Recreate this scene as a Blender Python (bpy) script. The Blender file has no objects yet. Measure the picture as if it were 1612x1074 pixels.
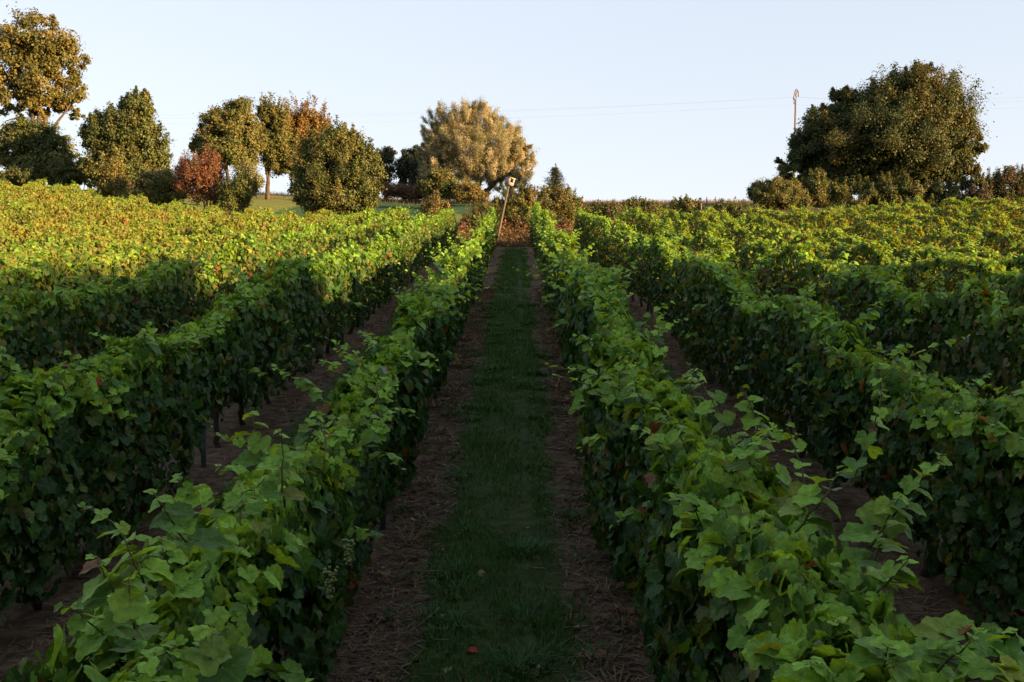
import bpy, math
import numpy as np
from mathutils import Vector

# ------------------------------------------------------------------ camera, sky, sun, exposure
SC = bpy.context.scene
COL = SC.collection
FPX = 1567.0                      # focal length in pixels of the 1612 px wide photograph
CAMZ = 2.7
YAW = 0.0057
cam_d = bpy.data.cameras.new("camera")
cam_d.sensor_width = 36.0
cam_d.lens = FPX / 1612.0 * 36.0
cam_d.clip_start = 0.05
cam_d.clip_end = 5000.0
cam = bpy.data.objects.new("camera", cam_d)
COL.objects.link(cam)
cam.location = (0, 0, CAMZ)
cam.rotation_euler = (math.radians(90.0), 0, YAW)
SC.camera = cam

SUN_EL = math.radians(9.0)
SUN_AZ = math.radians(117.0)      # clockwise from +Y (the view direction): low sun behind the right shoulder
w = bpy.data.worlds.new("World")
SC.world = w
w.use_nodes = True
nt = w.node_tree
bg = nt.nodes["Background"]
sky = nt.nodes.new("ShaderNodeTexSky")
sky.sky_type = 'NISHITA'
sky.sun_disc = False
sky.sun_elevation = SUN_EL
sky.sun_rotation = SUN_AZ
sky.air_density = 1.0
sky.dust_density = 1.0
sky.ozone_density = 1.0
gam = nt.nodes.new("ShaderNodeGamma")           # evens out the clear evening sky
gam.inputs[1].default_value = 0.3
tnt = nt.nodes.new("ShaderNodeMix")
tnt.data_type = 'RGBA'
tnt.blend_type = 'MULTIPLY'
tnt.inputs[0].default_value = 1.0
tnt.inputs[7].default_value = (1.03, 1.02, 1.09, 1)
nt.links.new(sky.outputs[0], gam.inputs[0])
nt.links.new(gam.outputs[0], tnt.inputs[6])
nt.links.new(tnt.outputs[2], bg.inputs[0])
bg.inputs[1].default_value = 0.15
sun_d = bpy.data.lights.new("sun", 'SUN')
sun_d.energy = 5.0
sun_d.angle = math.radians(0.5)
sun_d.color = (1.0, 0.61, 0.27)
sun = bpy.data.objects.new("sun", sun_d)
COL.objects.link(sun)
sd = Vector((math.sin(SUN_AZ) * math.cos(SUN_EL), math.cos(SUN_AZ) * math.cos(SUN_EL), math.sin(SUN_EL)))
sun.rotation_euler = sd.to_track_quat('Z', 'Y').to_euler()
sun.location = (60, -60, 40)
vs = SC.view_settings
vs.view_transform = 'Standard'
vs.look = 'None'
vs.exposure = 2.18
vs.gamma = 1.0
vs.use_curve_mapping = False
SC.cycles.max_bounces = 6
SC.cycles.diffuse_bounces = 3
SC.cycles.glossy_bounces = 2
SC.cycles.transmission_bounces = 4
SC.cycles.transparent_max_bounces = 4
SC.cycles.use_denoising = True

RNG = np.random.default_rng(7)


def U(a, b, n=None):
    return RNG.uniform(a, b, n)


def P(px, py, Z):
    """World point at depth Z for a direction given in the photograph's pixels."""
    xc = (px - 806.0) / FPX * Z
    z = CAMZ + (537.0 - py) / FPX * Z
    return np.array([xc * math.cos(YAW) - Z * math.sin(YAW), xc * math.sin(YAW) + Z * math.cos(YAW), z])


def sstep(a, b, x):
    t = np.clip((x - a) / (b - a), 0, 1)
    return t * t * (3 - 2 * t)


SLOPE = 0.1512


def G(x, y):
    """Height of the ground."""
    x = np.asarray(x, float)
    y = np.asarray(y, float)
    rise = 1.35 * sstep(-12.5, -27, x) * sstep(5, 45, y)
    rise = rise + 0.45 * sstep(6, 24, x) * sstep(12, 42, y)
    bank = 0.85 * sstep(-9, -4, x) * sstep(47.6, 49.6, y)
    near = SLOPE * y + rise + bank
    z50 = SLOPE * 50 + rise + 0.85 * sstep(-9, -4, x)
    crest = np.interp(x, [-90, -60, -25, -14, 0, 60], [18.6, 18.3, 17.5, 17.0, 16.65, 16.75])
    t = np.clip((y - 50) / 50, 0, 1)
    mid = z50 + (crest - z50) * (1.12 * t - 0.12 * t * t)
    far = crest - 0.00025 * np.clip(y - 100, 0, None) ** 2 - 0.03 * np.clip(y - 100, 0, None)
    far = np.maximum(far, -30 + 0 * y)
    return np.where(y < 50, near, np.where(y < 100, mid, far))


class Noise1:
    def __init__(self, seed, n=512):
        self.v = np.random.default_rng(seed).uniform(-1, 1, n)

    def __call__(self, x):
        x = np.asarray(x, float) + 100
        i = np.floor(x).astype(int)
        f = x - i
        f = f * f * (3 - 2 * f)
        n = len(self.v)
        return self.v[i % n] * (1 - f) + self.v[(i + 1) % n] * f


def unit(v):
    return v / np.maximum(np.linalg.norm(v, axis=-1, keepdims=True), 1e-9)


# ------------------------------------------------------------------ mesh builders
class Tri:
    """Collects triangles with a per-vertex colour and leaf coordinates, links them as ONE mesh."""

    def __init__(self):
        self.V, self.T, self.C, self.L, self.M = [], [], [], [], []
        self.n = 0

    def add(self, v, t, c, l=None, m=0):
        v = np.asarray(v, np.float32)
        t = np.asarray(t, np.int32)
        self.V.append(v)
        self.T.append(t + self.n)
        c = np.asarray(c, np.float32)
        if c.ndim == 1:
            c = np.tile(c, (len(v), 1))
        self.C.append(c)
        self.L.append(np.zeros((len(v), 2), np.float32) if l is None else np.asarray(l, np.float32))
        self.M.append(np.full(len(t), m, np.int32))
        self.n += len(v)

    def build(self, name, mats, parent=None, smooth=False):
        V = np.concatenate(self.V)
        T = np.concatenate(self.T)
        C = np.concatenate(self.C)
        L = np.concatenate(self.L)
        M = np.concatenate(self.M)
        if parent is not None:
            V = V - np.array(parent.location, np.float32)
        me = bpy.data.meshes.new(name)
        me.vertices.add(len(V))
        me.vertices.foreach_set("co", V.astype(np.float32).ravel())
        me.loops.add(T.size)
        me.loops.foreach_set("vertex_index", T.ravel())
        me.polygons.add(len(T))
        me.polygons.foreach_set("loop_start", np.arange(0, T.size, 3, dtype=np.int32))
        me.polygons.foreach_set("material_index", M)
        if smooth:
            me.polygons.foreach_set("use_smooth", np.ones(len(T), bool))
        a = me.attributes.new("tint", 'FLOAT_COLOR', 'POINT')
        a.data.foreach_set("color", np.concatenate([C, np.ones((len(C), 1), np.float32)], 1).ravel())
        b = me.attributes.new("leaf", 'FLOAT2', 'POINT')
        b.data.foreach_set("vector", L.ravel())
        me.update()
        for m in (mats if isinstance(mats, (list, tuple)) else [mats]):
            me.materials.append(m)
        o = bpy.data.objects.new(name, me)
        COL.objects.link(o)
        if parent is not None:
            o.parent = parent
        return o

    def leaves(self, tpl, pos, nrm, tip, size, col, m=0, lvar=None):
        """Copies of a leaf template: pos/nrm/tip (N,3), size (N,), col (N,3)."""
        N = len(pos)
        if N == 0:
            return
        tv, tt, tl = tpl
        nrm = unit(nrm)
        tip = unit(tip - nrm * np.sum(tip * nrm, 1, keepdims=True))
        side = np.cross(tip, nrm)
        k = len(tv)
        sz = np.asarray(size)[:, None, None]
        v = pos[:, None, :] + sz * (tv[None, :, 0:1] * side[:, None, :] + tv[None, :, 1:2] * tip[:, None, :] + tv[None, :, 2:3] * nrm[:, None, :])
        t = tt[None, :, :] + (np.arange(N) * k)[:, None, None]
        c = np.repeat(col, k, axis=0)
        l = np.tile(tl, (N, 1))
        self.add(v.reshape(-1, 3), t.reshape(-1, 3), c, l, m)

    def tube(self, pts, rad, col, sides=6, m=0, cap=True):
        pts = np.asarray(pts, float)
        n = len(pts)
        rad = np.broadcast_to(np.asarray(rad, float), (n,))
        d = np.gradient(pts, axis=0)
        d = unit(d)
        ref = np.where(np.abs(d[:, 2:3]) > 0.9, np.array([[1.0, 0.03, 0]]), np.array([[0, 0.03, 1.0]]))
        a = unit(np.cross(d, ref))
        b = np.cross(d, a)
        ang = np.arange(sides) / sides * 2 * math.pi
        ring = pts[:, None, :] + rad[:, None, None] * (np.cos(ang)[None, :, None] * a[:, None, :] + np.sin(ang)[None, :, None] * b[:, None, :])
        v = ring.reshape(-1, 3)
        i, j = np.meshgrid(np.arange(n - 1), np.arange(sides), indexing='ij')
        p = (i * sides + j).ravel()
        q = (i * sides + (j + 1) % sides).ravel()
        t = np.concatenate([np.stack([p, q, q + sides], 1), np.stack([p, q + sides, p + sides], 1)])
        if cap:
            v = np.concatenate([v, pts[-1:], pts[:1]])
            jj = np.arange(sides)
            e = (n - 1) * sides
            t = np.concatenate([t, np.stack([e + jj, e + (jj + 1) % sides, np.full(sides, n * sides)], 1),
                                np.stack([(jj + 1) % sides, jj, np.full(sides, n * sides + 1)], 1)])
        self.add(v, t, col, None, m)

    def box(self, c, sx, sy, sz, col, R=None, m=0):
        s = np.array([[x, y, z] for x in (-1, 1) for y in (-1, 1) for z in (-1, 1)], float) * np.array([sx, sy, sz]) / 2
        if R is not None:
            s = s @ np.asarray(R).T
        q = [(0, 1, 3, 2), (4, 6, 7, 5), (0, 4, 5, 1), (2, 3, 7, 6), (0, 2, 6, 4), (1, 5, 7, 3)]
        t = [f for a, b, cc, d in q for f in ((a, b, cc), (a, cc, d))]
        self.add(s + np.asarray(c), t, col, None, m)


def vine_leaf(n_out, rings, seed, teeth=True):
    """Heart shaped, shallowly five lobed blade: petiole at the origin, tip towards +y."""
    r = np.random.default_rng(seed)
    th = np.linspace(-math.pi, math.pi, n_out, endpoint=False) + math.pi / n_out
    keys = np.radians([-180, -158, -125, -92, -62, -32, 0, 32, 62, 92, 125, 158, 180])
    rad = np.array([.10, .66, .74, .68, .86, .74, 1.0, .74, .86, .68, .74, .66, .10])
    rad = rad * (1 + r.uniform(-.05, .05, len(rad)))
    rad[0] = rad[-1] = .1
    rr = np.interp(th, keys, rad)
    if teeth:
        rr = rr * (1 + .055 * np.where(np.arange(n_out) % 2 == 0, 1, -1)) * (1 + r.uniform(-.03, .03, n_out))
    verts = [(0, 0)]
    lv = [(0, 0)]
    tris = []
    R = len(rings)
    for k, f in enumerate(rings):
        for a, q in zip(th, rr):
            x, y = math.sin(a) * q * f * .62, math.cos(a) * q * f * .62
            verts.append((x, y))
            lv.append((a, f))
    for j in range(n_out - 1):
        tris.append((0, 1 + j + 1, 1 + j))
    for k in range(R - 1):
        a0, b0 = 1 + k * n_out, 1 + (k + 1) * n_out
        for j in range(n_out - 1):
            tris += [(a0 + j, a0 + j + 1, b0 + j), (a0 + j + 1, b0 + j + 1, b0 + j)]
    v = np.array(verts)
    x, y = v[:, 0], v[:, 1]
    d = np.hypot(x, y)
    ang = np.arctan2(x, y)
    cup = r.uniform(-.5, .25)
    z = cup * d * d + .22 * np.abs(x) - .35 * np.clip(y, 0, None) ** 2 + .035 * np.sin(ang * 5 + r.uniform(0, 6)) * d / .6 + r.uniform(-.25, .25) * x * y
    return np.stack([x, y + .0, z], 1), np.array(tris, int), np.array(lv)


NEAR_T = [vine_leaf(27, (.5, 1.0), s) for s in range(6)]
MID_T = [vine_leaf(9, (1.0,), 20 + s, teeth=False) for s in range(4)]
FAR_T = [(np.array([[0, -.12, 0], [.46, .15, .10], [0, .6, -.12], [-.46, .15, .10]]), np.array([[0, 1, 2], [0, 2, 3]]), np.array([[0, 0], [1, 1], [0, 1], [-1, 1]]))]
OVAL_T = (np.array([[0, -.5, 0], [.36, 0, .1], [0, .5, -.08], [-.36, 0, .1]]), np.array([[0, 1, 2], [0, 2, 3]]), np.array([[0, 0], [1, 1], [0, 1], [-1, 1]]))
LONG_T = (np.array([[0, -.5, 0], [.14, 0, .05], [0, .5, -.1], [-.14, 0, .05]]), np.array([[0, 1, 2], [0, 2, 3]]), np.array([[0, 0], [1, 1], [0, 1], [-1, 1]]))


# ------------------------------------------------------------------ materials
def new_mat(name):
    m = bpy.data.materials.new(name)
    m.use_nodes = True
    m.node_tree.nodes.clear()
    return m, m.node_tree.nodes, m.node_tree.links


def leaf_mat(name, trans=0.35, rough=0.45, veins=False, spec=0.35):
    m, N, K = new_mat(name)
    out = N.new("ShaderNodeOutputMaterial")
    at = N.new("ShaderNodeAttribute")
    at.attribute_name = "tint"
    col = at.outputs["Color"]
    pr = N.new("ShaderNodeBsdfPrincipled")
    pr.inputs["Roughness"].default_value = rough
    pr.inputs["Specular IOR Level"].default_value = spec
    tr = N.new("ShaderNodeBsdfTranslucent")
    if veins:
        la = N.new("ShaderNodeAttribute")
        la.attribute_name = "leaf"
        sp = N.new("ShaderNodeSeparateXYZ")
        K.new(la.outputs["Vector"], sp.inputs[0])
        # five main veins leave the petiole at fixed angles; thin pale lines
        mul = N.new("ShaderNodeMath"); mul.operation = 'MULTIPLY'; mul.inputs[1].default_value = 1 / 0.55
        K.new(sp.outputs[0], mul.inputs[0])
        rd = N.new("ShaderNodeMath"); rd.operation = 'ROUND'
        K.new(mul.outputs[0], rd.inputs[0])
        sb = N.new("ShaderNodeMath"); sb.operation = 'SUBTRACT'
        K.new(mul.outputs[0], sb.inputs[0]); K.new(rd.outputs[0], sb.inputs[1])
        ab = N.new("ShaderNodeMath"); ab.operation = 'ABSOLUTE'
        K.new(sb.outputs[0], ab.inputs[0])
        wd = N.new("ShaderNodeMath"); wd.operation = 'MULTIPLY'
        K.new(ab.outputs[0], wd.inputs[0]); K.new(sp.outputs[1], wd.inputs[1])
        ls = N.new("ShaderNodeMapRange")
        ls.inputs[1].default_value = 0.015; ls.inputs[2].default_value = 0.07
        ls.inputs[3].default_value = 1.0; ls.inputs[4].default_value = 0.0
        K.new(wd.outputs[0], ls.inputs[0])
        mx = N.new("ShaderNodeMix"); mx.data_type = 'RGBA'; mx.blend_type = 'ADD'
        mx.inputs[7].default_value = (.035, .05, .012, 1)
        K.new(ls.outputs[0], mx.inputs[0]); K.new(col, mx.inputs[6])
        tc = N.new("ShaderNodeTexCoord")
        nz = N.new("ShaderNodeTexNoise"); nz.inputs["Scale"].default_value = 55; nz.inputs["Detail"].default_value = 3
        K.new(tc.outputs["Object"], nz.inputs["Vector"])
        mp = N.new("ShaderNodeMapRange"); mp.inputs[1].default_value = .3; mp.inputs[2].default_value = .7
        mp.inputs[3].default_value = .72; mp.inputs[4].default_value = 1.25
        K.new(nz.outputs[0], mp.inputs[0])
        vm = N.new("ShaderNodeVectorMath"); vm.operation = 'SCALE'
        K.new(mx.outputs[2], vm.inputs[0]); K.new(mp.outputs[0], vm.inputs["Scale"])
        col = vm.outputs[0]
        bp = N.new("ShaderNodeBump"); bp.inputs["Strength"].default_value = .5; bp.inputs["Distance"].default_value = .004
        hs = N.new("ShaderNodeMath"); hs.operation = 'ADD'
        K.new(nz.outputs[0], hs.inputs[0]); K.new(ls.outputs[0], hs.inputs[1])
        K.new(hs.outputs[0], bp.inputs["Height"])
        K.new(bp.outputs[0], pr.inputs["Normal"])
    K.new(col, pr.inputs["Base Color"])
    # light that passes the blade comes out yellower
    hsv = N.new("ShaderNodeMix"); hsv.data_type = 'RGBA'; hsv.blend_type = 'MULTIPLY'
    hsv.inputs[0].default_value = 1.0
    hsv.inputs[7].default_value = (1.8, 1.3, 0.45, 1)
    K.new(col, hsv.inputs[6])
    K.new(hsv.outputs[2], tr.inputs[0])
    ms = N.new("ShaderNodeMixShader")
    ms.inputs[0].default_value = trans
    K.new(pr.outputs[0], ms.inputs[1]); K.new(tr.outputs[0], ms.inputs[2])
    K.new(ms.outputs[0], out.inputs[0])
    return m


def solid_mat(name, rough=0.8, bump=0.0, scale=30, var=0.35, stretch=(1, 1, 1), metal=0.0):
    """Colour from the mesh tint, broken up by noise."""
    m, N, K = new_mat(name)
    out = N.new("ShaderNodeOutputMaterial")
    at = N.new("ShaderNodeAttribute"); at.attribute_name = "tint"
    tc = N.new("ShaderNodeTexCoord")
    mpn = N.new("ShaderNodeMapping"); mpn.inputs["Scale"].default_value = stretch
    K.new(tc.outputs["Object"], mpn.inputs[0])
    nz = N.new("ShaderNodeTexNoise"); nz.inputs["Scale"].default_value = scale; nz.inputs["Detail"].default_value = 5
    K.new(mpn.outputs[0], nz.inputs["Vector"])
    mp = N.new("ShaderNodeMapRange"); mp.inputs[1].default_value = .3; mp.inputs[2].default_value = .7
    mp.inputs[3].default_value = 1 - var; mp.inputs[4].default_value = 1 + var
    K.new(nz.outputs[0], mp.inputs[0])
    vm = N.new("ShaderNodeVectorMath"); vm.operation = 'SCALE'
    K.new(at.outputs["Color"], vm.inputs[0]); K.new(mp.outputs[0], vm.inputs["Scale"])
    pr = N.new("ShaderNodeBsdfPrincipled")
    pr.inputs["Roughness"].default_value = rough
    pr.inputs["Metallic"].default_value = metal
    pr.inputs["Specular IOR Level"].default_value = .25
    K.new(vm.outputs[0], pr.inputs["Base Color"])
    if bump:
        bp = N.new("ShaderNodeBump"); bp.inputs["Strength"].default_value = .8; bp.inputs["Distance"].default_value = bump
        K.new(nz.outputs[0], bp.inputs["Height"]); K.new(bp.outputs[0], pr.inputs["Normal"])
    K.new(pr.outputs[0], out.inputs[0])
    return m


M_VINE = leaf_mat("vine_leaf", .36, .55, veins=True, spec=.22)
M_VINEFAR = leaf_mat("vine_leaf_plain", .36, .55, spec=.22)
M_TREE = leaf_mat("tree_leaf", .28, .55, spec=.25)
M_GRASS = leaf_mat("grass_blade", .3, .6, spec=.2)
M_DRY = leaf_mat("dry_straw", .15, .8, spec=.1)
M_STEM = solid_mat("vine_stem", .7, .002, 60)
M_BARK = solid_mat("bark", .9, .02, 9, .45, (1, 1, .3))
M_METAL = solid_mat("galvanised_post", .55, 0, 14, .25, (1, 1, .2), metal=.4)
M_WOOD = solid_mat("weathered_wood", .8, .004, 20, .3, (1, 1, .15))
M_STONE = solid_mat("stone", .85, .004, 40, .3)
M_GRAPE = solid_mat("grape", .35, 0, 60, .2)
M_WIRE = solid_mat("wire", .5, 0, 10, .1)


def ground_mat():
    m, N, K = new_mat("hillside")
    out = N.new("ShaderNodeOutputMaterial")
    pr = N.new("ShaderNodeBsdfPrincipled")
    pr.inputs["Roughness"].default_value = .95
    pr.inputs["Specular IOR Level"].default_value = .1
    tc = N.new("ShaderNodeTexCoord")
    sp = N.new("ShaderNodeSeparateXYZ")
    K.new(tc.outputs["Object"], sp.inputs[0])

    def math_(op, a, b=None, c=None):
        n = N.new("ShaderNodeMath"); n.operation = op
        for i, v in enumerate((a, b, c)):
            if v is None:
                continue
            if isinstance(v, (int, float)):
                n.inputs[i].default_value = v
            else:
                K.new(v, n.inputs[i])
        return n.outputs[0]

    def noise(scale, detail=4, vec=None, rough=.55):
        n = N.new("ShaderNodeTexNoise"); n.inputs["Scale"].default_value = scale
        n.inputs["Detail"].default_value = detail; n.inputs["Roughness"].default_value = rough
        K.new(vec or tc.outputs["Object"], n.inputs["Vector"])
        return n.outputs[0]

    def rng(v, a, b, c=0.0, d=1.0):
        n = N.new("ShaderNodeMapRange"); n.interpolation_type = 'SMOOTHSTEP'
        n.inputs[1].default_value = a; n.inputs[2].default_value = b
        n.inputs[3].default_value = c; n.inputs[4].default_value = d
        K.new(v, n.inputs[0]); return n.outputs[0]

    def mix(f, a, b):
        n = N.new("ShaderNodeMix"); n.data_type = 'RGBA'
        K.new(f, n.inputs[0])
        for i, v in ((6, a), (7, b)):
            if isinstance(v, tuple):
                n.inputs[i].default_value = (*v, 1)
            else:
                K.new(v, n.inputs[i])
        return n.outputs[2]

    x, y = sp.outputs[0], sp.outputs[1]
    n1, n2, n3 = noise(1.3), noise(9, 6), noise(55, 5, rough=.7)
    soil = mix(rng(n2, .35, .65), (.066, .047, .030), (.145, .104, .066))
    soil = mix(rng(n3, .55, .75), soil, (.20, .16, .12))
    soil = mix(rng(n1, .55, .8), soil, (.075, .038, .026))
    # grass strip in the middle of every alley
    u = math_('FRACT', math_('DIVIDE', math_('ADD', x, 1.14 + 40), 2.0))
    off = math_('ABSOLUTE', math_('SUBTRACT', u, .495))
    off = math_('ADD', off, math_('MULTIPLY', math_('SUBTRACT', n1, .5), .22))
    off = math_('ADD', off, math_('MULTIPLY', math_('SUBTRACT', n2, .5), .18))
    gm = rng(off, .30, .20)
    grass = mix(rng(n2, .3, .7), (.020, .045, .013), (.045, .075, .022))
    vine = mix(math_('MULTIPLY', gm, .85), soil, grass)
    # beyond the vineyard: dry verge, dark green band, pale stubble on the right
    st = N.new("ShaderNodeMapping"); st.inputs["Scale"].default_value = (.5, 2.2, 1)
    K.new(tc.outputs["Object"], st.inputs[0])
    n4 = noise(.8, 6, st.outputs[0], .65)
    dry = mix(rng(n4, .35, .65), (.10, .13, .028), (.15, .155, .045))
    dark_band = mix(rng(n4, .3, .7), (.022, .060, .024), (.04, .085, .03))
    stub = mix(rng(n4, .35, .65), (.11, .068, .035), (.16, .10, .05))
    yy = math_('ADD', y, math_('MULTIPLY', math_('SUBTRACT', n1, .5), 5))
    left_f = rng(x, 6, 3)
    band_mask = math_('MULTIPLY', rng(yy, 61, 63), rng(x, -17.5, -16.5))
    field = mix(band_mask, dry, dark_band)
    right = mix(rng(yy, 80, 86), (.06, .065, .025), stub)
    field = mix(left_f, right, field)
    colr = mix(rng(yy, 47.5, 49.5), vine, field)
    K.new(colr, pr.inputs["Base Color"])
    bp = N.new("ShaderNodeBump"); bp.inputs["Strength"].default_value = 1; bp.inputs["Distance"].default_value = .035
    K.new(math_('ADD', n2, math_('MULTIPLY', n3, .5)), bp.inputs["Height"])
    K.new(bp.outputs[0], pr.inputs["Normal"])
    K.new(pr.outputs[0], out.inputs[0])
    return m


def tag(o, label=None, cat=None, group=None, kind=None):
    if label: o["label"] = label
    if cat: o["category"] = cat
    if group: o["group"] = group
    if kind: o["kind"] = kind
    return o


def empty(name, loc):
    o = bpy.data.objects.new(name, None)
    o.empty_display_size = .3
    o.location = [float(v) for v in loc]
    COL.objects.link(o)
    return o


# ------------------------------------------------------------------ the ground: one sheet
def build_ground():
    gx = np.unique(np.concatenate([np.arange(-14, 14.01, .25), np.arange(-40, 40.1, 1.0), np.arange(-120, 121, 6.0), np.linspace(-900, 900, 37)]))
    gy = np.unique(np.concatenate([np.arange(-2, 24.01, .25), np.arange(24, 62.01, .4), np.arange(-60, 130.1, 2.0), np.linspace(130, 1500, 40), np.linspace(-400, -60, 12)]))
    X, Y = np.meshgrid(gx, gy)
    Z = G(X, Y)
    r = np.random.default_rng(3)
    rough = (np.abs(X) < 14.1) & (Y > -2) & (Y < 47)
    Z = Z + np.where(rough, r.uniform(-.018, .018, Z.shape), 0)
    n = len(gx)
    i, j = np.meshgrid(np.arange(len(gy) - 1), np.arange(n - 1), indexing='ij')
    a = (i * n + j).ravel()
    T = np.concatenate([np.stack([a, a + 1, a + n + 1], 1), np.stack([a, a + n + 1, a + n], 1)])
    t = Tri()
    t.add(np.stack([X, Y, Z], -1).reshape(-1, 3), T, (.1, .08, .06))
    o = t.build("ground", ground_mat(), smooth=True)
    tag(o, kind="structure")


build_ground()

# ------------------------------------------------------------------ vine rows
DARK = np.array([.012, .046, .011]); MIDG = np.array([.045, .128, .018]); YOUNG_LIT = np.array([.200, .385, .042])  # top tone raised, side tone lowered past leaf age for light and shade
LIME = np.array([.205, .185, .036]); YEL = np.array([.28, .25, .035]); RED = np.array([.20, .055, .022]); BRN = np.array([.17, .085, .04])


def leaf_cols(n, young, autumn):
    """Per-leaf colours: young 0..1 how fresh and skylit, autumn 0..1 how turned and sun-yellowed."""
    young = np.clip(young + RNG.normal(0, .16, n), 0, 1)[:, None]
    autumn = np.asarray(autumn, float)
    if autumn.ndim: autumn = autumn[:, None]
    c = np.where(young < .5, DARK + (MIDG - DARK) * young * 2, MIDG + (YOUNG_LIT - MIDG) * (young - .5) * 2)
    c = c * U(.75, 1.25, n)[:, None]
    r = U(0, 1, n)[:, None]
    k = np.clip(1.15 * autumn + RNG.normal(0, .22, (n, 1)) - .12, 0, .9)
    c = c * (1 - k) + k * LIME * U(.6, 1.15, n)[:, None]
    c = np.where(r < .012 + .10 * autumn, c * .4 + .6 * YEL * U(.6, 1.1, n)[:, None], c)
    c = np.where(r < .007 + .04 * autumn, BRN * U(.6, 1.3, n)[:, None], c)
    c = np.where(r < .003 + .007 * autumn, RED * U(.5, 1.0, n)[:, None], c)
    return c


def put(t, pos, nrm, tip, size, col, dist):
    """Leaves in three levels of detail by distance."""
    for lo, hi, T, m in ((-9, 8.5, NEAR_T, 0), (8.5, 24, MID_T, 1), (24, 999, FAR_T, 1)):
        s = (dist >= lo) & (dist < hi)
        if not s.any():
            continue
        idx = np.nonzero(s)[0]
        ch = RNG.integers(0, len(T), len(idx))
        for k in range(len(T)):
            q = idx[ch == k]
            t.leaves(T[k], pos[q], nrm[q], tip[q], size[q], col[q], m)


def shoot(t, p0, d0, L, n, autumn=0.0, size=.10, bend=(0, 0, .3), stem=True, tendril=False):
    """A cane tip with alternate leaves getting smaller and paler to its end."""
    k = 9
    s = np.linspace(0, 1, k)[:, None]
    d0 = np.asarray(d0, float); bend = np.asarray(bend, float)
    wob = np.cumsum(RNG.normal(0, .015, (k, 3)), 0)
    pts = np.asarray(p0) + L * (d0 * s + bend * s * s) + wob * L
    if stem:
        t.tube(pts, np.linspace(.0042, .0015, k), (.10, .12, .035), 4, 2)
    f = np.linspace(.08, 1.0, n)
    P_ = np.stack([np.interp(f, s[:, 0], pts[:, i]) for i in range(3)], 1)
    ang = np.arange(n) * math.pi + U(0, 6.28) + RNG.normal(0, .5, n)
    out = np.stack([np.cos(ang), np.sin(ang), U(.0, .5, n)], 1)
    sz = size * (1.05 - .72 * f ** 1.5) * U(.8, 1.2, n)
    pet = P_ + unit(out) * (sz * .45)[:, None]
    if stem:
        for i in range(n):
            t.tube(np.stack([P_[i], (P_[i] + pet[i]) / 2 + [0, 0, .006], pet[i]]), .0013, (.13, .14, .04), 3, 2, cap=False)
    nrm = np.stack([RNG.normal(0, .35, n), RNG.normal(0, .35, n) - .25, np.ones(n)], 1) + out * .25
    tip = out * 1.0 - np.array([0, 0, .45]) + RNG.normal(0, .2, (n, 3))
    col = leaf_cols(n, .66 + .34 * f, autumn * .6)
    put(t, pet, nrm, tip, sz * 1.18, col, pet[:, 1])
    if tendril:
        for q in (0.75, 0.95):
            i = int(q * (k - 1)); a = U(0, 6.28)
            ss = np.linspace(0, 1, 14)
            tp = pts[i] + np.stack([np.cos(a + ss * 5) * .04 * ss + .05 * ss * math.cos(a), np.sin(a + ss * 5) * .04 * ss + .05 * ss * math.sin(a), .10 * ss - .06 * ss * ss], 1)
            t.tube(tp, .0009, (.14, .17, .05), 3, 2, cap=False)
    return pts


ORD = ["first", "second", "third", "fourth", "fifth", "sixth", "seventh", "eighth", "ninth", "tenth", "eleventh", "twelfth", "thirteenth", "fourteenth", "fifteenth", "sixteenth", "seventeenth", "eighteenth"]
X_L, X_R, SP = -1.14, .86, 2.0


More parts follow.
